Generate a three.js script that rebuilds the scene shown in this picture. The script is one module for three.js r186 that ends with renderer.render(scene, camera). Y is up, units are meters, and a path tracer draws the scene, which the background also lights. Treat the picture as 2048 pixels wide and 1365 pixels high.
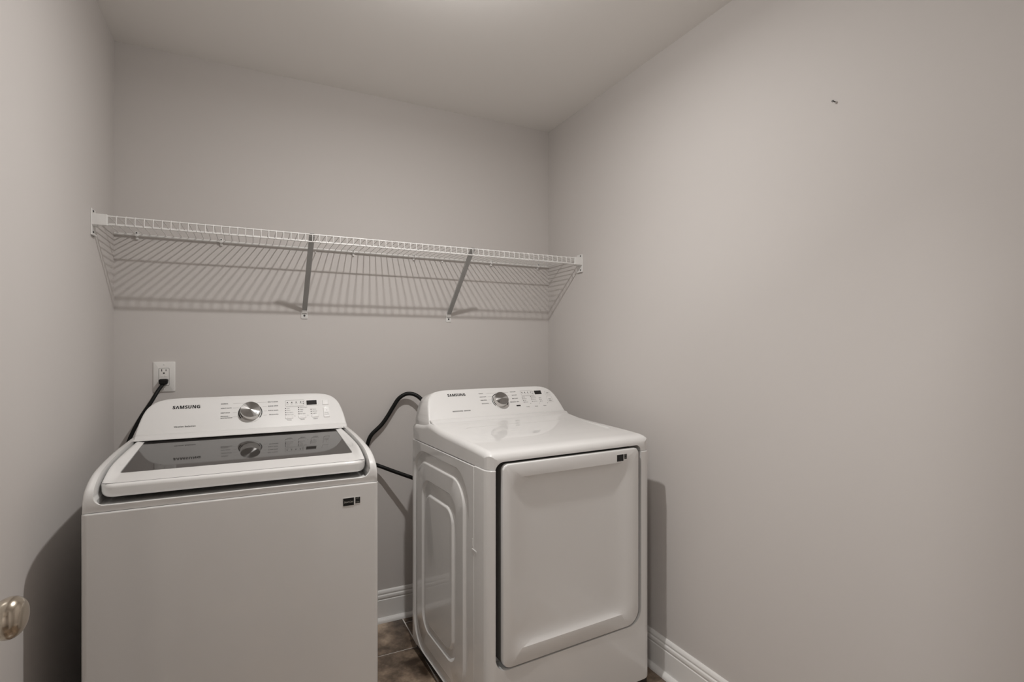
import * as THREE from 'three';
import { RoundedBoxGeometry } from 'three/addons/geometries/RoundedBoxGeometry.js';
import { mergeGeometries, toCreasedNormals } from 'three/addons/utils/BufferGeometryUtils.js';
import { RectAreaLightUniformsLib } from 'three/addons/lights/RectAreaLightUniformsLib.js';
import { Brush, Evaluator, SUBTRACTION } from 'three-bvh-csg';

// ------------------------------------------------------------------ camera, exposure, lights
const scene = new THREE.Scene();
scene.background = new THREE.Color(0x000000);
const FOCAL = 1050;                                             // pixels of a 2048 x 1365 frame
const camera = new THREE.PerspectiveCamera(2 * Math.atan(682.5 / FOCAL) * 180 / Math.PI, 2048 / 1365, 0.02, 30);
camera.position.set(0, 1.276, 0);
camera.rotation.set(0, -26.5 * Math.PI / 180, 0);
camera.setViewOffset(2048, 1365, 0, -11.5, 2048, 1365);          // shift lens, the verticals stay upright
const renderer = new THREE.WebGLRenderer({ antialias: true });
renderer.toneMapping = THREE.LinearToneMapping;
renderer.toneMappingExposure = 0.95;
renderer.shadowMap.enabled = true;
RectAreaLightUniformsLib.init();

const CEIL = 2.44, LX = -0.4634, RX = 1.448, BZ = -2.461, FZ = -0.12;   // room shell
const LAMP = { x: 0.4925, z: -1.3, size: 0.045, drop: 0.085 };
const LIGHT = new THREE.Color(1, 0.98, 0.958);
{
  const l = new THREE.RectAreaLight(LIGHT, 1650, LAMP.size, LAMP.size);
  l.name = 'ceiling_lamp_light';
  l.position.set(LAMP.x, CEIL - LAMP.drop - 0.004, LAMP.z); l.lookAt(LAMP.x, 0, LAMP.z); scene.add(l);
  const p = new THREE.PointLight(LIGHT, 0.62, 0, 2);
  p.name = 'ceiling_lamp_side_light'; p.castShadow = true; p.shadow.radius = 1;
  p.position.set(LAMP.x, CEIL - LAMP.drop - 0.02, LAMP.z); scene.add(p);
  const sp = new THREE.SpotLight(LIGHT, 1.5, 0, 1.15, 1, 2);      // the lens of the lamp throws some of its light straight down
  sp.name = 'ceiling_lamp_down_light'; sp.castShadow = true; sp.shadow.radius = 1;
  sp.position.set(LAMP.x, CEIL - LAMP.drop - 0.006, LAMP.z); sp.target.position.set(LAMP.x, 0, LAMP.z - 0.25); scene.add(sp, sp.target);
  const hl = new THREE.RectAreaLight(LIGHT, 92, 0.3, 0.3);
  hl.name = 'hall_lamp_light';
  hl.position.set(-0.72, CEIL - 0.05, 0.45); hl.lookAt(-0.72, 0, 0.45); scene.add(hl);
}

// ------------------------------------------------------------------ helpers
let seed = 7;
const rnd = () => { seed = (seed * 1664525 + 1013904223) >>> 0; return seed / 4294967296; };
const used = new Map();
function numbered(name) {
  const n = used.get(name) ?? 0; used.set(name, n + 1);
  return n ? name + '_' + String(n).padStart(3, '0') : name;
}
function mesh(name, geo, mat, parent) {
  const m = new THREE.Mesh(Array.isArray(geo) ? merged(geo) : geo, mat);
  m.name = parent ? name : numbered(name); m.castShadow = m.receiveShadow = true;
  (parent ?? scene).add(m); return m;
}
function merged(list) {
  return mergeGeometries(list.map((g) => {
    const h = g.index ? g.toNonIndexed() : g.clone();
    for (const k of Object.keys(h.attributes)) if (!['position', 'normal', 'uv'].includes(k)) h.deleteAttribute(k);
    if (!h.attributes.uv) h.setAttribute('uv', new THREE.Float32BufferAttribute(new Float32Array(h.attributes.position.count * 2), 2));
    return h;
  }));
}
function tag(o, label, category, group) { o.userData.label = label; o.userData.category = category; if (group) o.userData.group = group; return o; }
function thing(name, label, category, pos = [0, 0, 0], ry = 0, group) {
  const g = new THREE.Group(); g.name = numbered(name); g.position.set(...pos); g.rotation.y = ry; scene.add(g);
  return tag(g, label, category, group);
}
function struct(name, geo, mat) { const m = mesh(name, geo, mat); m.userData.kind = 'structure'; return m; }
const box = (x0, x1, y0, y1, z0, z1) => new THREE.BoxGeometry(x1 - x0, y1 - y0, z1 - z0).translate((x0 + x1) / 2, (y0 + y1) / 2, (z0 + z1) / 2);
const rbox = (x0, x1, y0, y1, z0, z1, r = 0.002, s = 3) => new RoundedBoxGeometry(x1 - x0, y1 - y0, z1 - z0, s, r).translate((x0 + x1) / 2, (y0 + y1) / 2, (z0 + z1) / 2);
const V = (x, y, z) => new THREE.Vector3(x, y, z);
const tube = (pts, r, n = 40, k = 10) => new THREE.TubeGeometry(new THREE.CatmullRomCurve3(pts.map((p) => V(...p)), false, 'centripetal'), n, r, k, false);
function rod(a, b, r, k = 8) {
  const A = V(...a), B = V(...b), d = B.clone().sub(A), g = new THREE.CylinderGeometry(r, r, d.length(), k);
  g.applyQuaternion(new THREE.Quaternion().setFromUnitVectors(V(0, 1, 0), d.normalize()));
  return g.translate((a[0] + b[0]) / 2, (a[1] + b[1]) / 2, (a[2] + b[2]) / 2);
}
// a rounded rectangle x0..x1, y0..y1 with radii [bottom left, bottom right, top right, top left]
function corners(x0, x1, y0, y1, r, n = 10) {
  const R = Array.isArray(r) ? r : [r, r, r, r], out = [];
  const c = [[x0 + R[0], y0 + R[0], Math.PI], [x1 - R[1], y0 + R[1], 1.5 * Math.PI], [x1 - R[2], y1 - R[2], 0], [x0 + R[3], y1 - R[3], Math.PI / 2]];
  c.forEach(([cx, cy, a], i) => { for (let k = 0; k <= n; k++) { const t = a + (k / n) * Math.PI / 2; out.push([cx + R[i] * Math.cos(t), cy + R[i] * Math.sin(t)]); } });
  return out;
}
const shapeOf = (pts) => new THREE.Shape(pts.map((p) => new THREE.Vector2(p[0], p[1])));
const rrect = (x0, x1, y0, y1, r, n) => shapeOf(corners(x0, x1, y0, y1, r, n));
// rings [x0, x1, y0, y1, radius, z] lofted into a relief that faces +z, closed by a cap on the last ring
function ringLoft(rings, n = 10, crease = 0.5) {
  const pos = [], P = rings.map((q) => corners(q[0], q[1], q[2], q[3], q[4], n).map((p) => [p[0], p[1], q[5]])), N = P[0].length;
  const tri = (a, b, c) => pos.push(...a, ...b, ...c);
  for (let i = 0; i + 1 < P.length; i++) for (let j = 0; j < N; j++) {
    const k = (j + 1) % N;
    tri(P[i][j], P[i][k], P[i + 1][k]); tri(P[i][j], P[i + 1][k], P[i + 1][j]);
  }
  const L = P[P.length - 1], q = rings[rings.length - 1], c = [(q[0] + q[1]) / 2, (q[2] + q[3]) / 2, q[5]];
  for (let j = 0; j < N; j++) tri(L[j], L[(j + 1) % N], c);
  const g = new THREE.BufferGeometry();
  g.setAttribute('position', new THREE.Float32BufferAttribute(pos, 3));
  const keep = []; const p = g.attributes.position;                 // drop slivers of zero area
  const A = V(), B = V(), C = V();
  for (let i = 0; i < p.count; i += 3) {
    A.fromBufferAttribute(p, i); B.fromBufferAttribute(p, i + 1); C.fromBufferAttribute(p, i + 2);
    if (B.clone().sub(A).cross(C.clone().sub(A)).length() > 1e-12) keep.push(...A.toArray(), ...B.toArray(), ...C.toArray());
  }
  const h = new THREE.BufferGeometry();
  h.setAttribute('position', new THREE.Float32BufferAttribute(keep, 3));
  h.setAttribute('uv', new THREE.Float32BufferAttribute(new Float32Array(keep.length / 3 * 2), 2));
  h.computeVertexNormals();
  return toCreasedNormals(h, crease);
}
// a shape drawn in (z, y) extruded along x to x0..x1 with rounded ends
function extrudeX(pts, x0, x1, bevel, seg = 4, crease = 0.5) {
  const g = new THREE.ExtrudeGeometry(shapeOf(pts), { depth: x1 - x0 - 2 * bevel, bevelEnabled: bevel > 0, bevelThickness: bevel, bevelSize: bevel, bevelOffset: -bevel, bevelSegments: seg, curveSegments: 6 });
  g.translate(0, 0, bevel - (x1 - x0) / 2); g.rotateY(-Math.PI / 2); g.translate((x0 + x1) / 2, 0, 0);
  return toCreasedNormals(g, crease);
}
function extrudeZ(shape, z0, z1, bevel = 0, seg = 3, crease = 0.5) {
  const g = new THREE.ExtrudeGeometry(shape, { depth: z1 - z0 - 2 * bevel, bevelEnabled: bevel > 0, bevelThickness: bevel, bevelSize: bevel, bevelOffset: -bevel, bevelSegments: seg, curveSegments: 8 });
  g.translate(0, 0, z0 + bevel);
  return toCreasedNormals(g, crease);
}
// a plan shape drawn in (x, depth) extruded upward to y0..y1; depth grows away from the viewer
function extrudeY(shape, y0, y1, bevel = 0, seg = 3, crease = 0.5) {
  const g = extrudeZ(shape, y0, y1, bevel, seg, crease); g.rotateX(-Math.PI / 2); return g;     // (x, d, h) -> (x, h, -d)
}
const csg = new Evaluator(); csg.attributes = ['position', 'normal', 'uv']; csg.useGroups = false;
function cut(a, ...bs) {
  const clean = (g) => merged([g]);
  let A = new Brush(clean(a)); A.updateMatrixWorld();
  for (const b of bs) { const B = new Brush(clean(b)); B.updateMatrixWorld(); A = csg.evaluate(A, B, SUBTRACTION); A.updateMatrixWorld(); }
  return A.geometry;
}
// the top of a machine: a profile (depth, height) swept from side to side, its long edges rounded with radius r, closed below at y0
function crownedTop(prof, hw, r, y0) {
  const xs = [-hw], E = 8;
  for (let i = 0; i <= E; i++) xs.push(-hw + r * (1 - Math.cos(i / E * Math.PI / 2)));
  for (let i = 1; i < 12; i++) xs.push(-hw + r + (2 * hw - 2 * r) * i / 12);
  for (let i = E; i >= 0; i--) xs.push(hw - r * (1 - Math.cos(i / E * Math.PI / 2)));
  xs.push(hw);
  const rows = [[prof[0][0], y0], ...prof, [prof[prof.length - 1][0], y0]], C = xs.length, pos = [], ix = [];
  rows.forEach(([b, y], i) => xs.forEach((x, j) => {
    const e = Math.min(r, hw - Math.abs(x)), fall = r - Math.sqrt(Math.max(0, r * r - (r - e) ** 2));
    pos.push(x, j === 0 || j === C - 1 || i === 0 || i === rows.length - 1 ? y0 : Math.max(y0 + 0.0005 * i / rows.length + 0.0002, y - fall), -b);
  }));
  for (let i = 0; i + 1 < rows.length; i++) for (let j = 0; j + 1 < C; j++) { const p = i * C + j; ix.push(p, p + 1, p + C + 1, p, p + C + 1, p + C); }
  const g = new THREE.BufferGeometry();
  g.setAttribute('position', new THREE.Float32BufferAttribute(pos, 3)); g.setIndex(ix); g.computeVertexNormals();
  const loop = [];
  for (let j = 0; j < C; j++) loop.push(j);
  for (let i = 1; i < rows.length; i++) loop.push(i * C + C - 1);
  for (let j = C - 2; j >= 0; j--) loop.push((rows.length - 1) * C + j);
  for (let i = rows.length - 2; i > 0; i--) loop.push(i * C);
  const at = (k) => [pos[loop[k] * 3], pos[loop[k] * 3 + 2]], bot = [], cx = [0, y0, -(prof[0][0] + prof[prof.length - 1][0]) / 2];
  for (let k = 0; k < loop.length; k++) { const a = at(k), b = at((k + 1) % loop.length); if (Math.hypot(a[0] - b[0], a[1] - b[1]) > 1e-7) bot.push(...cx, b[0], y0, b[1], a[0], y0, a[1]); }
  const h = new THREE.BufferGeometry(); h.setAttribute('position', new THREE.Float32BufferAttribute(bot, 3)); h.computeVertexNormals();
  return merged([g, h]);
}
function smoothCurve(pts, n = 6) {
  return new THREE.CatmullRomCurve3(pts.map((p) => V(p[0], p[1], 0)), false, 'centripetal').getPoints(pts.length * n).map((p) => [p.x, p.y]);
}

// ------------------------------------------------------------------ textures and materials
function noiseTexture(size, octaves, lo, hi, tint, sx = 1, sy = 1) {
  const data = new Uint8Array(size * size * 4), f = new Float32Array(size * size);
  for (const [cells, amp] of octaves) {
    const cx = Math.max(1, Math.round(cells * sx)), cy = Math.max(1, Math.round(cells * sy)), g = Array.from({ length: cx * cy }, rnd), s = (t) => t * t * (3 - 2 * t);
    for (let y = 0; y < size; y++) for (let x = 0; x < size; x++) {
      const u = x / size * cx, v = y / size * cy, i = Math.floor(u), j = Math.floor(v), a = s(u - i), b = s(v - j);
      const at = (p, q) => g[(q % cy) * cx + (p % cx)];
      f[y * size + x] += amp * ((at(i, j) * (1 - a) + at(i + 1, j) * a) * (1 - b) + (at(i, j + 1) * (1 - a) + at(i + 1, j + 1) * a) * b);
    }
  }
  const tot = octaves.reduce((s, o) => s + o[1], 0);
  for (let i = 0; i < f.length; i++) {
    const t = f[i] / tot, c = tint ? tint(t) : [lo + (hi - lo) * t, lo + (hi - lo) * t, lo + (hi - lo) * t];
    data.set([c[0], c[1], c[2], 255], i * 4);
  }
  const t = new THREE.DataTexture(data, size, size); t.magFilter = THREE.LinearFilter; t.minFilter = THREE.LinearMipmapLinearFilter;
  t.wrapS = t.wrapT = THREE.RepeatWrapping; t.needsUpdate = true; if (tint) t.colorSpace = THREE.SRGBColorSpace; return t;
}
const roller = noiseTexture(256, [[64, 1], [128, 0.7]], 90, 165);
function std(r, g, b, rough, extra = {}) { return new THREE.MeshPhysicalMaterial({ color: new THREE.Color().setRGB(r, g, b), roughness: rough, ...extra }); }
const M = {
  wall: std(0.62, 0.588, 0.565, 0.85, { bumpMap: roller, bumpScale: 0.0002 }),
  ceiling: std(0.84, 0.815, 0.785, 0.9),
  trim: std(0.84, 0.825, 0.805, 0.32),
  grout: std(0.78, 0.75, 0.71, 0.85),
  enamel: std(0.79, 0.78, 0.765, 0.36, { clearcoat: 0.85, clearcoatRoughness: 0.07 }),
  plastic: std(0.78, 0.77, 0.755, 0.42, { clearcoat: 0.85, clearcoatRoughness: 0.02 }),
  side: std(0.78, 0.77, 0.755, 0.3, { clearcoat: 1, clearcoatRoughness: 0.03 }),
  glass: std(0.030, 0.027, 0.025, 0.04, { specularIntensity: 1 }),
  black: std(0.012, 0.012, 0.012, 0.5),
  rubber: std(0.006, 0.006, 0.0055, 0.5, { specularIntensity: 0.5 }),
  dark: std(0.05, 0.05, 0.048, 0.6),
  steel: std(0.33, 0.32, 0.31, 0.33, { metalness: 1, anisotropy: 0.9, anisotropyRotation: Math.PI / 2 }),
  chrome: std(0.62, 0.60, 0.58, 0.12, { metalness: 1 }),
  nickel: std(0.52, 0.46, 0.38, 0.2, { metalness: 1 }),
  wire: std(0.80, 0.79, 0.77, 0.35),
  screw: std(0.07, 0.065, 0.06, 0.5, { metalness: 0.6 }),
  seam: std(0.2, 0.195, 0.19, 0.6),
  brace: std(0.40, 0.395, 0.385, 0.4),
  gasket: std(0.11, 0.106, 0.098, 0.55),
  display: std(0.012, 0.011, 0.011, 0.12),
  cover: std(0.78, 0.765, 0.74, 0.3),
  lamp: new THREE.MeshStandardMaterial({ color: 0xffffff, emissive: LIGHT, emissiveIntensity: 1.6, roughness: 0.5 }),
};

// ------------------------------------------------------------------ room
const T = 0.1;
const floorTop = -0.002;
const floor = struct('floor', box(LX - T, RX + T, -0.1, floorTop, BZ - T, 0.02), M.grout);
{
  const stone = [0, 1, 2].map((k) => {
    const map = noiseTexture(256, [[3, 1], [7, 0.8], [16, 0.5], [40, 0.3], [100, 0.18]], 0, 0, (t) => {
      const s = Math.min(1, Math.max(0, (t - 0.28) * 2.3));
      return [62 + 128 * s, 50 + 118 * s, 40 + 106 * s];
    }, 1, k === 1 ? 2 : 1);
    return new THREE.MeshPhysicalMaterial({ map, roughness: 0.32, clearcoat: 0.25, clearcoatRoughness: 0.2, bumpMap: map, bumpScale: 0.0012 });
  });
  const S = 0.43, G = 0.005, cache = new Map();
  for (let i = -3; i < 4; i++) {
    const x0 = 0.64 + i * S, off = i % 2 ? 0 : 0.215;
    for (let j = -1; j < 7; j++) {
      const a = Math.max(LX, x0 + G / 2), b = Math.min(RX, x0 + S - G / 2), d0 = Math.max(0, 2.18 + off - j * S + G / 2 - S * 0), d1 = Math.min(2.461, 2.18 + off - (j - 1) * S - G / 2);
      if (b - a < 0.01 || d1 - d0 < 0.01) continue;
      const w = b - a, l = d1 - d0, k = w.toFixed(4) + l.toFixed(4);
      if (!cache.has(k)) {
        const g = new RoundedBoxGeometry(w, 0.008, l, 2, 0.0015), p = g.attributes.position, uv = g.attributes.uv;
        for (let q = 0; q < p.count; q++) uv.setXY(q, p.getX(q) / 0.5 + 0.5, p.getZ(q) / 0.5 + 0.5);
        cache.set(k, g);
      }
      const m = mesh('tile', cache.get(k), stone[Math.floor(rnd() * 3)], floor);
      m.position.set((a + b) / 2, -0.004 + (rnd() - 0.5) * 0.0006, -(d0 + d1) / 2);
      if (rnd() < 0.5) m.rotation.y = Math.PI;
    }
  }
}
const wallBox = (x0, x1, y0, y1, z0, z1) => {
  const g = box(x0, x1, y0, y1, z0, z1), p = g.attributes.position, n = g.attributes.normal, uv = g.attributes.uv;
  for (let i = 0; i < p.count; i++) { const a = Math.abs(n.getX(i)) > 0.5 ? p.getZ(i) : p.getX(i), b = Math.abs(n.getY(i)) > 0.5 ? p.getZ(i) : p.getY(i); uv.setXY(i, a / 0.35, b / 0.35); }
  return g;
};
struct('wall_back', wallBox(LX - T, RX + T, -0.1, CEIL, BZ - T, BZ), M.wall);
struct('wall_left', wallBox(LX - T, LX, -0.1, CEIL, BZ, 0), M.wall);
struct('wall_right', wallBox(RX, RX + T, -0.1, CEIL, BZ, 0), M.wall);
const DX0 = -0.40, DX1 = 0.52, DH = 2.05;
struct('wall_front', [wallBox(LX, DX0, -0.1, CEIL, FZ, 0), wallBox(DX1, RX, -0.1, CEIL, FZ, 0), wallBox(DX0, DX1, DH, CEIL, FZ, 0)], M.wall);
struct('ceiling', box(LX - T, RX + T, CEIL, CEIL + T, BZ - T, 0), M.ceiling);
// the hall that the door opens on
struct('floor_hall', box(-1.1, RX + T, -0.1, 0, 0.02, 1.6), std(0.16, 0.12, 0.09, 0.5));
struct('wall_hall_far', wallBox(-1.1, RX + T, 0, CEIL, 1.5, 1.6), M.wall);
struct('wall_hall_left', wallBox(-1.1, -1.0, 0, CEIL, 0, 1.5), M.wall);
struct('wall_hall_right', wallBox(RX, RX + T, 0, CEIL, 0.0, 1.5), M.wall);
struct('wall_hall_near', wallBox(-1.0, LX - T, 0, CEIL, -0.1, 0), M.wall);
struct('ceiling_hall', box(-1.1, RX + T, CEIL, CEIL + T, 0, 1.6), M.ceiling);

// baseboards: profile (thickness, height)
const boardProfile = smoothCurve([[0.0132, 0.098], [0.0105, 0.101], [0.0128, 0.106], [0.0128, 0.118], [0.0085, 0.122], [0.0102, 0.128], [0.0080, 0.137], [0.004, 0.1415]], 5);
const boardShape = [[0, 0], [0.0132, 0], ...boardProfile, [0, 0.142]];
const shoeShape = [[0.0132, 0], [0.031, 0], ...Array.from({ length: 8 }, (_, i) => { const a = (i + 1) / 8 * Math.PI / 2; return [0.0132 + 0.0178 * Math.cos(a), 0.0195 * Math.sin(a)]; })];
function baseboard(name, len, pos, ry) {
  const ext = (pts) => extrudeX(pts, -len / 2, len / 2, 0, 1, 0.35);
  const b = struct(name, ext(boardShape), M.trim); b.position.set(...pos); b.rotation.y = ry;
  mesh('shoe_moulding', ext(shoeShape), M.trim, b);
}
baseboard('baseboard_back', RX - LX, [(LX + RX) / 2, 0, BZ], 0);
baseboard('baseboard_right', -BZ + FZ - 0.032, [RX, 0, (BZ + 0.032 + FZ) / 2], -Math.PI / 2);
baseboard('baseboard_left', -BZ + FZ - 0.032, [LX, 0, (BZ + 0.032 + FZ) / 2], Math.PI / 2);
struct('trim_1', [rbox(DX0 - 0.06, DX0 + 0.004, 0, DH + 0.06, FZ - 0.014, FZ, 0.004), rbox(DX1 - 0.004, DX1 + 0.06, 0, DH + 0.06, FZ - 0.014, FZ, 0.004), rbox(DX0 - 0.06, DX1 + 0.06, DH - 0.004, DH + 0.06, FZ - 0.014, FZ, 0.004)], M.trim);

// the door, open against the left wall; only its knob reaches into the picture
{
  const W = 0.80, H = 2.02, th = 0.035, a = Math.asin(0.07);
  // local: x along the door from the hinge, y up, +z towards the room
  const d = new THREE.Group(); d.name = 'door_1'; d.userData.kind = 'structure';
  d.position.set(-0.375, 0.01, -0.135); d.rotation.y = Math.PI / 2 - a; scene.add(d);
  const slab = rbox(0, W, 0, H, -th, 0, 0.003);
  const pane = (x0, x1, y0, y1) => { const g = ringLoft([[x0 - 0.02, x1 + 0.02, y0 - 0.02, y1 + 0.02, 0.001, 0], [x0 - 0.01, x1 + 0.01, y0 - 0.01, y1 + 0.01, 0.001, 0.006], [x0, x1, y0, y1, 0.001, 0.001]], 2); return g; };
  mesh('door_slab', [slab, pane(0.14, W - 0.14, 0.22, 0.80), pane(0.14, W - 0.14, 1.05, 1.87)], M.trim, d);
  const lathe = (pts) => new THREE.LatheGeometry(smoothCurve(pts, 6).map((p) => new THREE.Vector2(Math.max(p[0], 0.0001), p[1])), 48).rotateX(Math.PI / 2);
  const k = mesh('door_knob', lathe([[0.0001, 0.068], [0.011, 0.0674], [0.0195, 0.064], [0.0248, 0.057], [0.0255, 0.050], [0.0225, 0.042], [0.016, 0.035], [0.011, 0.029], [0.0105, 0.022], [0.012, 0.012], [0.016, 0.004]]), M.nickel, d);
  k.position.set(0.745, 0.924, 0); k.userData.label = 'oval brushed nickel knob';
  mesh('rose', lathe([[0.012, 0.010], [0.026, 0.008], [0.032, 0.003], [0.033, 0.0]]), M.nickel, k);
}

// recessed lamp above the middle of the room, and the lamp of the hall
function ceilingLamp(x, z, r, drop, label) {
  const t = thing('ceiling_light', label, 'ceiling light', [x, CEIL, z]);
  const R = r * 1.5 + 0.02;
  mesh('trim_ring', new THREE.LatheGeometry([[r, -drop], [r + 0.004, -drop], [r + 0.008, -drop + 0.006], [r + 0.01, -drop * 0.45], [R, -0.014], [R + 0.004, 0], [0.001, 0]].map((p) => new THREE.Vector2(...p)), 48), M.trim, t);
  mesh('diffuser', new THREE.CylinderGeometry(r, r, 0.006, 48).translate(0, -drop + 0.004, 0), M.lamp, t);
}
ceilingLamp(LAMP.x, LAMP.z, 0.047, LAMP.drop, 'small round ceiling light above the laundry machines');
ceilingLamp(-0.72, 0.45, 0.2, 0.045, 'large round flush ceiling light out in the hall');

// ------------------------------------------------------------------ printed panels
function printed(w, h, draw, ppm = 3400) {
  const c = document.createElement('canvas'); c.width = Math.round(w * ppm); c.height = Math.round(h * ppm);
  const g = c.getContext('2d'); draw(g, ppm, c.width, c.height);
  const t = new THREE.CanvasTexture(c); t.colorSpace = THREE.SRGBColorSpace; t.magFilter = THREE.LinearFilter; t.anisotropy = 8; return t;
}
const TILT = 38 * Math.PI / 180, VS = 1.053, PX0 = -0.290, PX1 = 0.296, PV0 = 0.022, PV1 = 0.132;
const INK = '#191716';
function panelPrint(kind) {
  return printed(PX1 - PX0, PV1 - PV0, (g, s, W, H) => {
    g.clearRect(0, 0, W, H);
    const dx = kind === 'dryer' ? 0.006 : 0, X = (x) => (x + dx - PX0) * s, Y = (v) => H - (v - PV0) * s;
    const text = (str, x, v, size, width, weight = '', align = 'left') => {
      g.font = weight + ' ' + (size * s).toFixed(1) + 'px sans-serif'; g.fillStyle = INK; g.textBaseline = 'middle'; g.textAlign = 'left';
      const w0 = g.measureText(str).width, k = width ? width * s / w0 : 1;
      g.save(); g.translate(X(x) - (align === 'right' ? w0 * k : align === 'center' ? w0 * k / 2 : 0), Y(v)); g.scale(k, 1); g.fillText(str, 0, 0); g.restore();
    };
    const line = (x0, v0, x1, v1, w = 0.0005, col = '#9a9693') => { g.strokeStyle = col; g.lineWidth = w * s; g.beginPath(); g.moveTo(X(x0), Y(v0)); g.lineTo(X(x1), Y(v1)); g.stroke(); };
    const dot = (x, v, r = 0.0017) => { g.fillStyle = INK; g.beginPath(); g.arc(X(x), Y(v), r * s, 0, 7); g.fill(); };
    const frame = (x0, x1, v0, v1, r, col = '#a5a19e') => { g.strokeStyle = col; g.lineWidth = 0.0006 * s; g.beginPath(); g.roundRect(X(x0), Y(v1), (x1 - x0) * s, (v1 - v0) * s, r * s); g.stroke(); };
    // the maker's wordmark, its A without a crossbar
    const word = (x, v, width, size) => {
      const f = 'SΛMSUNG'; g.font = 'bold ' + (size * s) + 'px sans-serif'; g.fillStyle = '#0c0b0b'; g.textBaseline = 'middle';
      const hgt = size * 0.72 * s, parts = f.split(''), ws = parts.map((ch) => (ch === 'Λ' ? g.measureText('A').width : g.measureText(ch).width)), sum = ws.reduce((a, b) => a + b, 0), k = width * s / sum;
      let p = 0;
      parts.forEach((ch, i) => {
        g.save(); g.translate(X(x) + p * k, Y(v)); g.scale(k, 1);
        if (ch === 'Λ') { const w = ws[i], b = hgt * 0.24; g.beginPath(); g.moveTo(w * 0.02, hgt / 2); g.lineTo(w / 2 - b * 0.55, -hgt / 2); g.lineTo(w / 2 + b * 0.55, -hgt / 2); g.lineTo(w * 0.98, hgt / 2); g.lineTo(w * 0.98 - b * 1.05, hgt / 2); g.lineTo(w / 2, -hgt * 0.2); g.lineTo(w * 0.02 + b * 1.05, hgt / 2); g.fill(); }
        else { g.fillText(ch, 0, 0); g.lineWidth = hgt * 0.05; g.strokeStyle = g.fillStyle; g.strokeText(ch, 0, 0); }
        g.restore(); p += ws[i];
      });
    };
    const dry = kind === 'dryer';
    word(-0.228, dry ? 0.119 : 0.1085, 0.083, 0.0165);
    if (dry) { text('MOISTURE', -0.226, 0.0435, 0.0075, 0.047, 'bold'); text('SENSOR', -0.175, 0.0435, 0.0075, 0.031, 'bold'); }
    else { text('Vibration', -0.219, 0.0355, 0.0075, 0.028, 'bold'); text('Reduction', -0.188, 0.0355, 0.0075, 0.032, 'bold'); }
    const L = dry ? [['NORMAL', 0.119, 0.022], ['HEAVY DUTY', 0.103, 0.032], ['PERM PRESS', 0.087, 0.030], ['DELICATES', 0.071, 0.034]]
      : [['NORMAL', 0.1145, 0.023], ['HEAVY DUTY', 0.097, 0.034], ['DEEP WASH', 0.0785, 0.029], ['BEDDING /', 0.0655, 0.027], ['WATERPROOF', 0.0585, 0.037]];
    L.forEach(([t, v, w]) => text(t, -0.083, v, 0.0052, w, 'bold'));
    const R = dry ? [['TIME DRY', 0.120, 0.030, 0.103], ['QUICK DRY', 0.104, 0.026, 0.103], ['AIR FLUFF', 0.087, 0.031, 0.103], ['MANUAL DRY', 0.0705, 0.046, 0.103]]
      : [['SELF CLEAN', 0.1145, 0.035, 0.102], ['RINSE+SPIN', 0.0975, 0.034, 0.102], ['QUICK WASH', 0.0795, 0.034, 0.102], ['DELICATES', 0.063, 0.031, 0.102]];
    R.forEach(([t, v, w, x]) => text(t, x, v, 0.0052, w, 'bold', 'right'));
    (dry ? [0.119, 0.103, 0.087, 0.071] : [0.1145, 0.097, 0.0785, 0.062]).forEach((v, i) => { const e = 0.011 - Math.sqrt(Math.max(0, 0.042 ** 2 - (v - 0.077) ** 2)); line(-0.045, v, e - 0.002, v); line(0.022 - e + 0.002, v, 0.064, v); });
    if (dry) { g.fillStyle = INK; g.fillRect(X(0.082), Y(0.0545), 0.021 * s, 0.006 * s); }
    const dv = dry ? 0.006 : 0;
    frame(0.127, 0.192, 0.094 + dv, 0.118 + dv, 0.003);
    [0.134, 0.149, 0.164, 0.180].forEach((x, i) => { dot(x, 0.109 + dv, 0.0022); text(['Soil', 'Spin', 'Soak', 'Lock'][i], x, 0.1025 + dv, 0.0036, 0.009, '', 'center'); });
    dot(0.1885, 0.1095 + dv, 0.0018); dot(0.1885, 0.1015 + dv, 0.0018);
    line(0.127, 0.0905 + dv, 0.192, 0.0905 + dv, 0.0006);
    const cols = dry ? [['High', 'Medium', 'Low', 'Ex Low'], ['Very Dry', 'More Dry', 'Normal', 'Less Dry'], ['60', '40', '20']] : [['Hot', 'Warm', 'Eco Warm', 'Tap Cold'], ['Extra High', 'High', 'Med', 'No Spin'], ['Heavy', 'Normal', 'Light']];
    cols.forEach((c, i) => c.forEach((t, j) => {
      const x = [0.127, 0.1715, 0.2145][i], v = ([0.0845, 0.0860, 0.0765][i] - j * 0.0085) + dv * 1.2;
      dot(x, v, 0.0019); text(t, x + 0.0042, v, 0.0046, 0.0024 * t.length + 0.002);
    }));
    [[0.125, 0.151], [0.170, 0.196], [0.2155, 0.2405]].forEach(([a, b], i) => {
      if (!dry) text(['3s', '3s', ''][i], b + 0.004, 0.053, 0.0045); else dot(b + 0.008, 0.058 - i * 0.001, 0.0014);
      text(dry ? ['Temp', 'Dry Level', 'Time'][i] : ['Temp', 'Spin', 'Soil'][i], (a + b) / 2, (dry ? 0.043 : 0.0375), 0.0048, 0.015, 'bold', 'center');
    });
    if (dry) { text('POWER', 0.268, 0.1065, 0.0050, 0.014, 'bold', 'center'); text('START', 0.268, 0.075, 0.0052, 0.012, 'bold', 'center'); text('PAUSE', 0.268, 0.067, 0.0052, 0.014, 'bold', 'center'); frame(0.254, 0.282, 0.097, 0.116, 0.003, '#cbc8c5'); frame(0.254, 0.282, 0.06, 0.09, 0.003, '#cbc8c5'); }
  });
}
const whiteTex = (map, m) => { const c = m.clone(); c.map = map; return c; };
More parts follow.
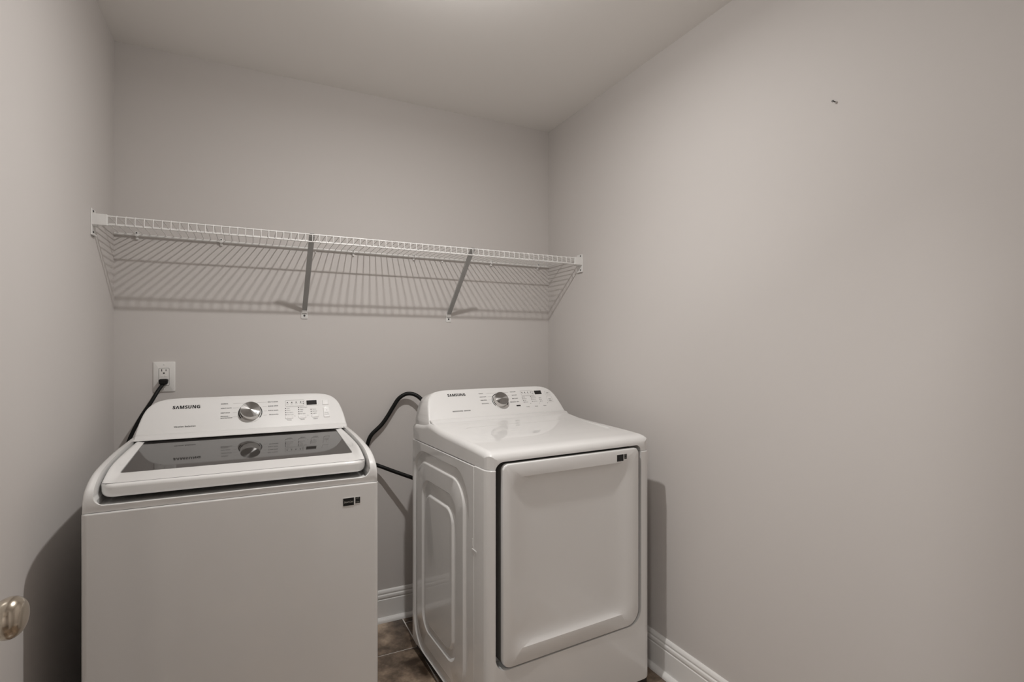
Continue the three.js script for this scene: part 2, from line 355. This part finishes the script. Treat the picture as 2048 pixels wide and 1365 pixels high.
function plane(x0, x1, y0, y1, z, map, mat, name, parent) {
  const g = new THREE.BoxGeometry(x1 - x0, y1 - y0, 0.0006).translate((x0 + x1) / 2, (y0 + y1) / 2, z);
  return mesh(name, g, map ? whiteTex(map, mat) : mat, parent);
}
// the rear console shared by both machines; b0 is how far its foot lies behind the machine's front
function addConsole(t, kind, y0, b0, depth) {
  const ct = Math.cos(TILT), st = Math.sin(TILT), H = 0.151 * ct;
  const half = [[-0.3335, -0.022], [-0.3325, 0], [-0.330, 0.014], [-0.3255, 0.038], [-0.3160, 0.070], [-0.3065, 0.0885], [-0.2925, 0.1025], [-0.2735, 0.1120], [-0.247, 0.1172], [-0.215, H], [-0.10, H + 0.0008]], cx = kind === 'washer' ? 0.006 : 0;
  const left = smoothCurve(half, 4), pts = [...left, ...left.map((p) => [-p[0], p[1]]).reverse()].map((p) => [p[0] + cx, p[1]]);
  const g = new THREE.ExtrudeGeometry(shapeOf(pts.reverse()), { depth: 0.192, bevelEnabled: true, bevelThickness: 0.006, bevelSize: 0.006, bevelOffset: -0.006, bevelSegments: 4 });
  g.translate(0, 0, 0.006);
  const p = g.attributes.position, zb = -depth;
  for (let i = 0; i < p.count; i++) {
    const y = p.getY(i), zf = -b0 - y * Math.tan(TILT), k = p.getZ(i) / 0.204;
    // keep the rounded front edge its true size, stretch only the middle
    const z = k > 0.9 ? zf - (0.204 - p.getZ(i)) : zb + (zf - 0.0204 - zb) * (k / 0.9);
    p.setXYZ(i, p.getX(i), (y > 0 ? y * Math.min(1, 0.89 + 0.11 * k / 0.9) : y) + y0, z);      // the top falls away towards the wall
  }
  const body = toCreasedNormals(g, 0.55);
  // concave foot that runs out into the top of the machine
  const r = 0.022, foot = [[0.001, -0.006]];
  const c0 = [r * 1.9, r * 0.95];
  for (let i = 0; i <= 8; i++) { const a = -Math.PI / 2 - i / 8 * (Math.PI / 2 - TILT * 0.9); foot.push([c0[0] * 0.9 + r * Math.cos(a) * 1.25, c0[1] + r * Math.sin(a)]); }
  foot.push([-0.012, 0.012], [-0.012, -0.006]);
  const f = extrudeX(foot.map(([z, y]) => [z - b0, y + y0]), cx - 0.3285, cx + 0.3285, 0.004, 2, 0.9);
  const con = mesh('console', [body, f], M.plastic, t);
  // everything on the sloping face lives in its own frame: x across, y up the slope, z out of it
  const F4 = new THREE.Matrix4().makeRotationX(-TILT).setPosition(0, y0, -b0), M4 = F4.clone().multiply(new THREE.Matrix4().makeScale(1, VS, 1)).multiply(new THREE.Matrix4().makeTranslation(0, 0, 0));
  const put = (name, geo, mat, label) => { const o = mesh(name, geo, mat, con); o.applyMatrix4(M4); if (label) o.userData.label = label; return o; };
  const lettering = new THREE.PlaneGeometry(PX1 - PX0, PV1 - PV0).translate((PX0 + PX1) / 2, (PV0 + PV1) / 2, 0.0005);
  const ink = whiteTex(panelPrint(kind), M.plastic); ink.color.setRGB(1, 1, 1); ink.transparent = true; ink.clearcoat = 0;
  put('control_lettering', lettering, ink, 'black printed lettering');
  const dv = kind === 'dryer' ? 0.0065 : 0;
  const dx = kind === 'dryer' ? 0.006 : 0;
  put('display', rbox(0.200 + dx, 0.2365 + dx, 0.0955 + dv, 0.1145 + dv, -0.002, 0.0016, 0.0012), M.display, 'dark display window');
  if (kind === 'washer') {
    put('display_bezel', ringLoft([[0.196, 0.2425, 0.092, 0.1180, 0.005, 0], [0.197, 0.2415, 0.093, 0.117, 0.004, 0.001], [0.2, 0.2365, 0.0955, 0.1145, 0.003, 0.0008]], 5), M.plastic);
    const button = (x0, x1, v0, v1, rr) => put('button', ringLoft([[x0, x1, v0, v1, rr, 0], [x0 + 0.0006, x1 - 0.0006, v0 + 0.0006, v1 - 0.0006, rr, 0.0016], [x0 + 0.0016, x1 - 0.0016, v0 + 0.0016, v1 - 0.0016, rr, 0.0022], [x0 + 0.004, x1 - 0.004, v0 + 0.004, v1 - 0.004, rr * 0.6, 0.0018]], 5), M.plastic);
    button(0.2565, 0.2795, 0.0925, 0.1145, 0.003); button(0.2575, 0.2805, 0.040, 0.083, 0.003);
    button(0.1245, 0.1515, 0.0415, 0.0555, 0.004); button(0.1695, 0.1965, 0.0415, 0.0550, 0.004); button(0.2145, 0.2415, 0.0425, 0.0560, 0.004);
    const tiny = printed(0.018, 0.034, (g, s, W, H) => { g.clearRect(0, 0, W, H); g.fillStyle = '#8b8784'; g.textAlign = 'center'; g.font = 0.0055 * s + 'px sans-serif'; g.fillText('▷ll', W / 2, H * 0.34); g.fillText('START', W / 2, H * 0.62); g.fillText('PAUSE', W / 2, H * 0.84); });
    const tm = M.plastic.clone(); tm.map = tiny; tm.transparent = true; tm.clearcoat = 0;
    const tl = new THREE.PlaneGeometry(0.018, 0.034).translate(0.269, 0.0615, 0.0026);
    put('button_lettering', tl, tm, 'grey start pause lettering');
  }
  // the knob
  const kg = new THREE.Group(); kg.name = 'control_knob'; t.add(kg); kg.applyMatrix4(F4.clone().multiply(new THREE.Matrix4().makeTranslation(0.0105 + dx * 0.7, kind === 'dryer' ? 0.0835 : 0.0795, 0).multiply(new THREE.Matrix4().makeRotationX(Math.PI / 2))));
  const lat = (pts, n = 96) => new THREE.LatheGeometry(pts.map((q) => new THREE.Vector2(...q)), n);
  mesh('knob_base', lat([[0.0400, 0], [0.0400, 0.0008], [0.0395, 0.0012], [0.033, 0.0012]]), M.plastic, kg);
  mesh('knob_ring', new THREE.LatheGeometry([[0.0388, 0.0006], [0.0386, 0.0020], [0.0358, 0.0020], [0.0352, 0.0006]].map((q) => new THREE.Vector2(...q)), 80, 52 / 180 * Math.PI, 256 / 180 * Math.PI), M.black, kg).userData.label = 'black dial ring';
  mesh('knob_skirt', lat([[0.0335, 0.0], [0.0335, 0.004], [0.0322, 0.020], [0.0318, 0.0225]]), M.chrome, kg).userData.label = 'polished knob side';
  mesh('knob_cap', toCreasedNormals(lat([[0.0318, 0.0225], [0.0312, 0.0235], [0.0300, 0.0238], [0.0002, 0.0238]]), 0.4), M.steel, kg).userData.label = 'spun steel knob face';
  const mk = mesh('knob_pointer', rbox(-0.0012, 0.0012, 0.0236, 0.0242, 0.022, 0.030, 0.0002, 1), M.black, kg); mk.rotation.y = kind === 'washer' ? 0.85 : -0.9;
}
function sticker(t, x, y, z, w1, h1, w2, h2, words) {
  const s = mesh('sticker', rbox(x - 0.0012, x + w1 + 0.0012, y - 0.0012, y + h1 + 0.0012, z - 0.0002, z + 0.0005, 0.0003, 1), M.cover, t); s.userData.label = 'small black printed sticker';
  const map = printed(w1, h1, (g, q, W, H) => { g.fillStyle = '#0a0a0a'; g.fillRect(0, 0, W, H); if (!words) return; g.fillStyle = '#b8b6ae'; g.textAlign = 'center'; g.textBaseline = 'middle'; g.font = 'italic bold ' + H * 0.34 + 'px sans-serif'; g.fillText(words, W / 2, H * 0.52, W * 0.84); }, 8000);
  plane(x, x + w1, y, y + h1, z + 0.0006, map, std(1, 1, 1, 0.35), 'sticker_print', s);
  const s2 = mesh('sticker', rbox(x + w1 + 0.003, x + w1 + 0.0054 + w2, y + h1 - h2 - 0.0012, y + h1 + 0.0012, z - 0.0002, z + 0.0005, 0.0003, 1), M.cover, t); s2.userData.label = 'smaller dark printed sticker';
  const map2 = printed(w2, h2, (g, q, W, H) => { g.fillStyle = '#1b1b1b'; g.fillRect(0, 0, W, H); g.fillStyle = '#85837c'; g.fillRect(W * 0.16, H * 0.12, W * 0.6, H * 0.1); g.fillRect(W * 0.16, H * 0.74, W * 0.66, H * 0.1); }, 8000);
  plane(x + w1 + 0.0042, x + w1 + 0.0042 + w2, y + h1 - h2, y + h1, z + 0.0006, map2, std(1, 1, 1, 0.35), 'sticker_print', s2);
}

// ------------------------------------------------------------------ washing machine
{
  const t = thing('washing_machine', 'white top-loading washing machine with a dark glass lid, standing beside the left wall', 'washing machine', [-0.010, 0, -1.5355]);
  const hw = 0.343, dep = 0.70, seam = 0.885;
  const plan = shapeOf(corners(-hw, hw, 0, dep, [0.012, 0.012, 0.008, 0.008], 6));
  mesh('cabinet', extrudeY(plan, 0.022, seam, 0.0034, 2, 0.28), M.enamel, t);
  for (const [x, b] of [[-0.29, 0.05], [0.29, 0.05], [-0.29, 0.63], [0.29, 0.63]]) mesh('foot', new THREE.CylinderGeometry(0.02, 0.024, 0.024, 20).translate(x, 0.012, -b), M.black, t);
  // top panel, its side profile as (depth, height)
  const prof = smoothCurve([[0.0034, seam - 0.03], [0.0032, seam + 0.003], [0.0022, 0.905], [0.0048, 0.924], [0.013, 0.939], [0.032, 0.951], [0.075, 0.965], [0.16, 0.974], [0.32, 0.980], [0.52, 0.980], [dep - 0.002, 0.980]], 5);
  const body = crownedTop(prof, hw - 0.0032, 0.012, seam - 0.03);
  const below = box(-0.5, 0.5, 0.7, seam + 0.0012, -1, 0.3);
  const opening = extrudeZ(rrect(-0.3200, 0.3200, 0.9005, 1.1, [0.022, 0.022, 0.01, 0.01], 8), -0.520, 0.05, 0, 1, 0.6);
  const well = extrudeY(rrect(-0.3165, 0.3165, 0.0100, 0.40, 0.012, 6), 0.8945, 0.93, 0, 1, 0.6);
  mesh('top_panel', cut(body, opening, well, below), M.plastic, t);
  // bright rolled rim of the grip in front of the lid
  const rim = corners(-0.3200, 0.3200, 0.9005, 1.02, [0.022, 0.022, 0.001, 0.001], 8).filter((p) => p[1] < 0.945);
  const left = rim.slice(0, 9), right = rim.slice(9, 18);
  const zAt = (y) => -0.002 - (y < 0.906 ? 0.0006 : y < 0.924 ? 0.0006 + (y - 0.906) * 0.2 : 0.004 + (y - 0.924) * 0.6) - 0.0012;
  mesh('grip_rim', tube([...left, [-0.2, 0.9005], [0, 0.9005], [0.2, 0.9005], ...right].map(([x, y]) => [x, y, zAt(y)]), 0.0016, 90, 8), M.plastic, t);
  // lid: plan shape with a window, tipped up towards the rear
  const lid = new THREE.Group(); lid.name = 'lid'; lid.position.set(0, 0.9420, -0.034); lid.rotation.x = Math.atan2(0.9745 - 0.9420, 0.486); t.add(lid);
  // the sides of the lid curl up to lie flush with the rails beside it
  const up = smoothCurve([[-0.1, 0], [0, 0.0005], [0.03, 0.0055], [0.07, 0.0135], [0.126, 0.019], [0.286, 0.014], [0.47, 0.003], [0.6, 0]], 4);
  const curl = (x, d) => {
    const k = Math.max(1, up.findIndex((u) => u[0] >= d)), [a0, v0] = up[k - 1], [a1, v1] = up[k], q = Math.min(1, Math.max(0, (Math.abs(x) - 0.287) / 0.029));
    return (v0 + (v1 - v0) * (d - a0) / (a1 - a0)) * q * q * (3 - 2 * q);
  };
  const outline = ([x0, x1, d0, d1, r0, r1], nA = 8, nE = [48, 36]) => {       // corners and evenly divided straight edges
    const c = corners(x0, x1, d0, d1, [r0, r0, r1, r1], nA), out = [];
    for (let k = 0; k < 4; k++) {
      const arc = c.slice(k * (nA + 1), (k + 1) * (nA + 1)), next = c[((k + 1) * (nA + 1)) % c.length], last = arc[nA], n = nE[k % 2];
      out.push(...arc); for (let i = 1; i < n; i++) out.push([last[0] + (next[0] - last[0]) * i / n, last[1] + (next[1] - last[1]) * i / n]);
    }
    return out;
  };
  const O = [-0.316, 0.316, 0, 0.483, 0.030, 0.006], W = [-0.292, 0.292, 0.103, 0.470, 0.003, 0.020];
  const inset = (i) => [O[0] + i, O[1] - i, O[2] + i, O[3] - i, Math.max(0.002, O[4] - i), Math.max(0.0015, O[5] - i)];
  const mix = (t) => inset(0.012).map((v, i) => v + (W[i] - v) * t);
  const rings = [[inset(0.02), -0.033], [inset(0.009), -0.033], [inset(0.003), -0.0312], [inset(0.0005), -0.027], [inset(0), -0.022], [inset(0), -0.0095], [inset(0.0008), -0.0060], [inset(0.0025), -0.0031], [inset(0.005), -0.0012], [inset(0.0085), -0.0002], [inset(0.012), 0],
    ...[0.15, 0.3, 0.5, 0.7, 0.85, 0.97].map((t) => [mix(t), 0]), [W, -0.0006], [W, -0.004], [W, -0.014]].map(([o, y]) => outline(o).map(([x, d]) => [x, y + curl(x, d), -d]));
  const lg = new THREE.BufferGeometry(), N = rings[0].length, ix = [];
  lg.setAttribute('position', new THREE.Float32BufferAttribute(rings.flat(2), 3));
  lg.setAttribute('uv', new THREE.Float32BufferAttribute(new Float32Array(rings.length * N * 2), 2));
  for (let i = 0; i + 1 < rings.length; i++) for (let j = 0; j < N; j++) { const k = (j + 1) % N, p = i * N; ix.push(p + j, p + k, p + N + k, p + j, p + N + k, p + N + j); }
  lg.setIndex(ix); lg.computeVertexNormals();
  mesh('lid_frame', lg, M.plastic, lid);
  mesh('lid_seam', tube(Array.from({ length: 25 }, (_, i) => { const x = -0.311 + i / 24 * 0.622; return [x, curl(x, 0.0105) - 0.0003, -0.0105]; }), 0.0009, 60, 6), M.seam, lid);
  mesh('lid_glass', extrudeY(rrect(-0.296, 0.296, 0.099, 0.474, 0.006, 4), -0.014, -0.0016, 0.0005, 1, 0.6), M.glass, lid).userData.label = 'dark tinted glass window';
  addConsole(t, 'washer', 0.977, 0.5195, dep - 0.004);
  sticker(t, 0.2440, 0.8265, 0.0002, 0.0295, 0.0215, 0.0130, 0.0175, 'Smart Care');
}

// ------------------------------------------------------------------ dryer
{
  const a = 3.5 * Math.PI / 180;
  const t = thing('clothes_dryer', 'white front-loading dryer with an embossed side panel, beside the right wall', 'dryer', [0.9973, 0, -1.5009], a);
  const hw = 0.343, dep = 0.69, seam = 0.8905, y0 = 0.045;
  // plan of the cabinet: the left flank steps in behind the front wrap so that the side panel lies flush
  const plan = [...corners(-hw, hw, 0, 0.2, [0.034, 0.034, 0.001, 0.001], 8).filter((p) => p[1] < 0.1), [hw, dep], [-hw + 0.009, dep], [-hw + 0.009, 0.099], [-hw, 0.097]];
  const order = [...plan.slice(0, 9), ...plan.slice(9)];
  const recess = (d) => extrudeZ(rrect(-0.3155, 0.2925, 0.2575, 0.9145, [0.045, 0.055, 0.022, 0.030], 8), -d, 0.06, 0, 1, 0.6);
  mesh('cabinet', cut(extrudeY(shapeOf(order), y0, seam, 0.0034, 2, 0.25), recess(0.055)), M.enamel, t);
  for (const [x, b] of [[-0.29, 0.05], [0.29, 0.05], [-0.29, 0.62], [0.29, 0.62]]) mesh('foot', new THREE.CylinderGeometry(0.02, 0.024, y0 + 0.004, 20).translate(x, (y0 + 0.004) / 2, -b), M.black, t);
  mesh('toe_kick', box(-hw + 0.012, hw - 0.012, 0.012, y0 + 0.01, -dep + 0.02, -0.012), M.black, t);
  // embossed left flank; local x runs along the depth
  const flank = ringLoft([[0.1005, dep, y0, seam - 0.003, 0.002, -0.0086], [0.1005, dep, y0, seam - 0.003, 0.002, -0.0015], [0.102, dep - 0.0015, y0 + 0.0015, seam - 0.0045, 0.002, 0],
    [0.138, 0.678, 0.046, 0.858, 0.12, 0], [0.141, 0.675, 0.049, 0.855, 0.118, -0.002], [0.147, 0.669, 0.055, 0.849, 0.114, -0.008], [0.178, 0.642, 0.085, 0.820, 0.10, -0.008], [0.184, 0.636, 0.091, 0.813, 0.094, -0.001], [0.187, 0.633, 0.094, 0.810, 0.092, 0],
    [0.240, 0.580, 0.150, 0.752, 0.075, 0], [0.243, 0.577, 0.153, 0.749, 0.073, -0.002], [0.249, 0.571, 0.159, 0.743, 0.07, -0.008], [0.273, 0.548, 0.181, 0.700, 0.058, -0.008], [0.279, 0.542, 0.187, 0.693, 0.053, -0.001], [0.282, 0.539, 0.190, 0.690, 0.05, 0]], 12, 0.3);
  flank.rotateY(-Math.PI / 2);             // x -> z? depth runs to -z after the mirror below
  { const p = flank.attributes.position, n = flank.attributes.normal; for (let i = 0; i < p.count; i++) { p.setXYZ(i, p.getX(i) - hw, p.getY(i), -p.getZ(i)); n.setXYZ(i, n.getX(i), n.getY(i), -n.getZ(i)); }
    for (let i = 0; i < p.count; i += 3) for (const q of [p, n]) { const b = [q.getX(i + 1), q.getY(i + 1), q.getZ(i + 1)], c = [q.getX(i + 2), q.getY(i + 2), q.getZ(i + 2)]; q.setXYZ(i + 1, ...c); q.setXYZ(i + 2, ...b); } }
  mesh('side_panel', flank, M.side, t).userData.label = 'embossed side panel with two nested rounded ridges';
  mesh('panel_clip', [rbox(-hw - 0.0015, -hw + 0.004, 0.612, 0.618, -0.112, -0.080, 0.001), rbox(-hw - 0.001, -hw + 0.004, 0.625, 0.650, -0.112, -0.108, 0.001)], M.side, t);
  // top panel
  const prof = smoothCurve([[0.0032, seam - 0.04], [0.0030, seam + 0.003], [0.0022, 0.912], [0.0040, 0.926], [0.012, 0.938], [0.03, 0.9455], [0.08, 0.950], [0.25, 0.957], [0.40, 0.963], [0.52, 0.9745], [0.57, 0.966], [dep - 0.002, 0.957]], 5);
  const body = crownedTop(prof, hw - 0.003, 0.022, seam - 0.04);
  const below = box(-0.5, 0.5, 0.7, seam + 0.0012, -1, 0.3);
  const cornerCut = (sx) => {   // rounds the front corners in plan
    const R = 0.034, q = [[-0.004, -0.004], [R, -0.004], ...Array.from({ length: 13 }, (_, i) => { const k = Math.PI * 1.5 - i / 12 * Math.PI / 2; return [R + (R - 0.003) * Math.cos(k), R + (R - 0.003) * Math.sin(k)]; }), [-0.004, R]];
    return extrudeY(shapeOf(sx < 0 ? q.map(([x, b]) => [x - hw, b]) : q.map(([x, b]) => [hw - x, b]).reverse()), 0.85, 1.05, 0, 1, 0.6);
  };
  const tray = extrudeY(rrect(-0.238, 0.300, 0.150, 0.405, [0.05, 0.05, 0.03, 0.03], 8), 0, 0.05, 0, 1, 0.6).rotateX(Math.atan(0.0595)).translate(0, 0.9388, 0);
  mesh('top_panel', cut(body, cornerCut(-1), cornerCut(1), recess(0.055), tray, below), M.plastic, t);
  // door
  const door = mesh('door', ringLoft([[-0.291, 0.2790, 0.2625, 0.9065, [0.03, 0.055, 0.02, 0.02], -0.012], [-0.291, 0.2790, 0.2625, 0.9065, [0.03, 0.055, 0.02, 0.02], -0.006], [-0.2905, 0.2785, 0.263, 0.906, [0.03, 0.055, 0.02, 0.02], -0.001], [-0.2885, 0.2765, 0.265, 0.904, [0.029, 0.054, 0.02, 0.02], 0.0025], [-0.284, 0.272, 0.2695, 0.8995, [0.028, 0.052, 0.019, 0.019], 0.0045],
    [-0.262, 0.240, 0.316, 0.862, [0.05, 0.05, 0.05, 0.05], 0.0055], [-0.236, 0.213, 0.3235, 0.854, [0.046, 0.046, 0.046, 0.046], -0.0005], [-0.213, 0.189, 0.334, 0.842, [0.042, 0.042, 0.042, 0.042], -0.0045], [-0.190, 0.165, 0.349, 0.826, [0.036, 0.036, 0.036, 0.036], -0.0066], [-0.165, 0.140, 0.368, 0.806, [0.03, 0.03, 0.03, 0.03], -0.0074]], 12, 0.5), M.enamel, t);
  mesh('door_gasket', ringLoft([[-0.2905, 0.2785, 0.263, 0.906, [0.03, 0.055, 0.02, 0.02], -0.0545], [-0.2905, 0.2785, 0.263, 0.906, [0.03, 0.055, 0.02, 0.02], -0.012]], 12), M.gasket, door).userData.label = 'dark grey rim behind the door';
  addConsole(t, 'dryer', 0.973, 0.525, dep - 0.004);
  sticker(t, 0.171, 0.8665, 0.0052, 0.0300, 0.0235, 0.0115, 0.0175, '');
}

// ------------------------------------------------------------------ wire shelf
{
  const t = thing('wire_shelf', 'white ventilated wire shelf spanning the back wall above the machines', 'shelf', [(LX + RX) / 2, 1.706, BZ]);
  const half = (RX - LX) / 2, zf = 0.321, path = new THREE.CurvePath();
  const pts = [[0, 0.0042, 0.010], [0, 0.0042, 0.10], [0, 0.0042, 0.22], [0, 0.0042, 0.306], [0, 0.0035, zf - 0.004], [0, 0.0005, zf + 0.0025], [0, -0.006, zf + 0.0035], [0, -0.0285, zf + 0.0035]];
  const wireGeo = new THREE.TubeGeometry(new THREE.CatmullRomCurve3(pts.map((p) => V(...p)), false, 'centripetal'), 34, 0.0016, 7, false);
  for (let i = 0; i < 75; i++) { const w = mesh('cross_wire', wireGeo, M.wire, t); w.position.x = -half + 0.0165 + i * 0.02540; }
  const bar = (y, z, r, name) => mesh(name, rod([-half + 0.004, y, z], [half - 0.004, y, z], r, 12), M.wire, t);
  bar(0, zf, 0.0027, 'front_rod'); bar(-0.0275, zf, 0.0027, 'front_rod'); bar(0.0052, 0.162, 0.0027, 'middle_rod'); bar(0.0000, 0.0125, 0.0038, 'rear_rod');
  for (const s of [-1, 1]) {
    const e = mesh('end_bracket', [rbox(-0.0005, 0.044, -0.0325, 0.0045, zf - 0.004, zf + 0.0085, 0.002), rbox(0, 0.004, -0.066, 0.021, zf - 0.040, zf + 0.010, 0.0015), rbox(0.002, 0.016, -0.0345, -0.031, zf - 0.030, zf + 0.006, 0.001), rbox(0, 0.009, -0.066, -0.061, zf - 0.03, zf + 0.008, 0.001)], M.wire, t);
    e.position.x = s * -half; if (s < 0) { e.position.x = half; }
    if (s < 0) { const g = e.geometry.clone(); g.scale(-1, 1, 1); const p = g.attributes; for (const k of ['position', 'normal', 'uv']) { const q = p[k], n = q.itemSize; for (let i = 0; i < q.count; i += 3) for (let c = 0; c < n; c++) { const u = q.array[(i + 1) * n + c]; q.array[(i + 1) * n + c] = q.array[(i + 2) * n + c]; q.array[(i + 2) * n + c] = u; } } e.geometry = g; }
    for (const y of [0.0135, -0.055]) mesh('screw', new THREE.SphereGeometry(0.0038, 12, 8).scale(0.6, 1, 1).translate(s > 0 ? 0.0045 : -0.0045, y, zf - 0.006), M.dark, e);
  }
  for (const x of [0.212, 0.876]) {
    // folded steel arm: U section swept from the wall foot up to the lip
    const A = V(0, -0.275, 0.006), B = V(0, -0.004, zf - 0.005), d = B.clone().sub(A), L = d.length(), w = 0.0098, f = 0.009, th = 0.0014;
    const U = shapeOf([[-w, 0], [w, 0], [w, f], [w - th, f], [w - th, th], [-w + th, th], [-w + th, f], [-w, f]]);
    const arm = extrudeZ(U, 0, L, 0, 1, 0.3);
    const zx = d.clone().normalize(), xx = V(1, 0, 0), yx = zx.clone().cross(xx).normalize();
    arm.applyMatrix4(new THREE.Matrix4().makeBasis(xx, yx, zx).setPosition(A));
    const b = mesh('support_brace', [arm, rbox(-w, w, -0.0075, 0.0045, zf - 0.0062, zf - 0.0032, 0.0008), rbox(-w * 0.8, w * 0.8, 0.003, 0.0046, zf - 0.006, zf + 0.004, 0.0006)], M.brace, t);
    b.position.x = x - (LX + RX) / 2;
    mesh('foot_plate', [extrudeZ(rrect(-0.0135, 0.0135, -0.308, -0.270, 0.004, 5), 0.0004, 0.0032, 0.0008, 2), rbox(-0.0105, 0.0105, -0.284, -0.262, 0.001, 0.010, 0.002)], M.wire, b);
    mesh('screw', new THREE.SphereGeometry(0.0042, 14, 8).scale(1, 1, 0.6).translate(0, -0.294, 0.0036), M.dark, b);
  }
  for (const x of [-0.390, -0.106, 0.4185, 0.700, 1.104, 1.377]) {
    const c = mesh('wall_clip', [rbox(-0.006, 0.006, -0.006, 0.0115, 0.0005, 0.019, 0.002), new THREE.TorusGeometry(0.0055, 0.0028, 8, 16).rotateY(Math.PI / 2).translate(0, 0, 0.0125), rbox(-0.0045, 0.0045, -0.017, -0.004, 0.0005, 0.010, 0.002)], M.wire, t);
    c.position.x = x - (LX + RX) / 2;
    mesh('screw', new THREE.SphereGeometry(0.003, 10, 8).translate(0, 0.0065, 0.0185), M.dark, c);
  }
  for (const x of [0.258, 0.843]) mesh('wall_screw', [new THREE.CylinderGeometry(0.0042, 0.0042, 0.004, 14).rotateX(Math.PI / 2).translate(x - (LX + RX) / 2, -0.0125, 0.0022), new THREE.SphereGeometry(0.0042, 12, 8).scale(1, 1, 0.5).translate(x - (LX + RX) / 2, -0.0125, 0.0042)], M.wire, t);
}

// ------------------------------------------------------------------ socket, cords, nail
const nearer = (by, P) => P.map(([x, y, d], i) => { const k = (d + by[i]) / d; return [x * k, 1.276 + (y - 1.276) * k, d + by[i]]; });
{
  const t = thing('wall_outlet', 'white wall outlet plate above the washing machine, a black plug in its lower socket', 'outlet', [-0.3030, 1.1575, BZ]);
  mesh('cover_plate', ringLoft([[-0.0372, 0.0372, -0.0595, 0.0595, 0.003, 0], [-0.0372, 0.0372, -0.0595, 0.0595, 0.003, 0.002], [-0.0355, 0.0355, -0.058, 0.058, 0.003, 0.0045], [-0.033, 0.033, -0.0555, 0.0555, 0.003, 0.0058]], 5), M.cover, t);
  mesh('socket_gap', extrudeZ(rrect(-0.0175, 0.0175, -0.0345, 0.0345, 0.003, 4), 0.004, 0.0062), M.dark, t);
  const f = mesh('socket_face', extrudeZ(rrect(-0.0166, 0.0166, -0.0336, 0.0336, 0.0026, 4), 0.004, 0.0078, 0.0008), M.cover, t);
  mesh('slot', [rbox(-0.0085, -0.0060, 0.0215, 0.0305, 0.0074, 0.0080, 0.0002, 1), rbox(0.0055, 0.0080, 0.0225, 0.0295, 0.0074, 0.0080, 0.0002, 1), new THREE.CylinderGeometry(0.0031, 0.0031, 0.0006, 16).rotateX(Math.PI / 2).translate(-0.0003, 0.0148, 0.0077)], M.black, f);
  mesh('test_button', [rbox(-0.010, -0.001, 0.001, 0.006, 0.0074, 0.0088, 0.0005, 1), rbox(0.001, 0.010, 0.001, 0.006, 0.0074, 0.0088, 0.0005, 1)], M.cover, f);
  for (const y of [-0.0485, 0.0485]) mesh('screw', new THREE.SphereGeometry(0.003, 12, 8).scale(1, 1, 0.4).translate(0, y, 0.006), M.cover, t);
}
{
  const t = thing('power_cord', 'black power cord running from the wall outlet down behind the washing machine', 'cord', [-0.303, 1.157, BZ]);
  const body = new RoundedBoxGeometry(0.031, 0.022, 0.030, 4, 0.006), p = body.attributes.position;
  for (let i = 0; i < p.count; i++) { const y = p.getY(i), k = y < 0 ? 1 + y * 22 : 1; p.setX(i, p.getX(i) * k); }
  body.computeVertexNormals();
  mesh('plug', body.translate(0.0005, -0.018, 0.0235), M.rubber, t);
  mesh('cable', tube([[0.0, -0.026, 0.024], [-0.009, -0.040, 0.038], [-0.018, -0.058, 0.052], [-0.034, -0.092, 0.066], [-0.062, -0.142, 0.078], [-0.090, -0.205, 0.088], [-0.106, -0.262, 0.094], [-0.108, -0.38, 0.10]], 0.0068, 60, 10), M.rubber, t);
}
{
  const t = thing('supply_cord', 'thick black cord rising between the machines and looping over behind the dryer', 'cord', [0.473, 0.834, -2.41]);
  const P = nearer([0, 0, 0.035, 0.03, 0.024, 0.022, 0.022, 0.022, 0.022, 0.024, 0.028, 0.03, 0.026, 0.02, 0, 0], [[0.40, 0.25, 2.44], [0.42, 0.5, 2.44], [0.445, 0.70, 2.41], [0.455, 0.775, 2.412], [0.473, 0.834, 2.413], [0.489, 0.873, 2.414], [0.538, 0.920, 2.415], [0.566, 0.958, 2.415], [0.590, 0.998, 2.413], [0.617, 1.038, 2.408], [0.650, 1.0575, 2.398], [0.685, 1.053, 2.385], [0.720, 1.022, 2.37], [0.75, 0.96, 2.34], [0.77, 0.88, 2.30], [0.775, 0.80, 2.235]]);
  mesh('cable', tube(P.map(([x, y, d]) => [x - 0.473, y - 0.834, 2.41 - d]), 0.0094, 110, 12), M.rubber, t);
}
{
  const t = thing('drain_hose', 'black hose sloping down from behind the washing machine to the lower back of the dryer', 'hose', [0.505, 0.747, -2.38]);
  const P = nearer([0, 0, 0.03, 0.036, 0.042, 0.045, 0.04, 0.02, 0], [[0.25, 0.52, 2.262], [0.29, 0.68, 2.262], [0.37, 0.775, 2.275], [0.455, 0.772, 2.345], [0.505, 0.746, 2.38], [0.58, 0.717, 2.33], [0.652, 0.692, 2.27], [0.70, 0.676, 2.225], [0.74, 0.665, 2.192]]);
  mesh('cable', tube(P.map(([x, y, d]) => [x - 0.505, y - 0.747, 2.38 - d]), 0.0088, 70, 12), M.rubber, t);
}
{
  const t = thing('wall_nail', 'tiny metal nail left sticking out high on the bare right wall', 'nail', [RX, 1.954, -0.901]);
  mesh('shank', new THREE.CylinderGeometry(0.0014, 0.0014, 0.010, 10).rotateZ(Math.PI / 2).translate(-0.005, 0, 0), M.screw, t);
  mesh('head', new THREE.CylinderGeometry(0.0032, 0.0032, 0.0016, 14).rotateZ(Math.PI / 2).translate(-0.0105, 0, 0), M.screw, t);
}
renderer.render(scene, camera);
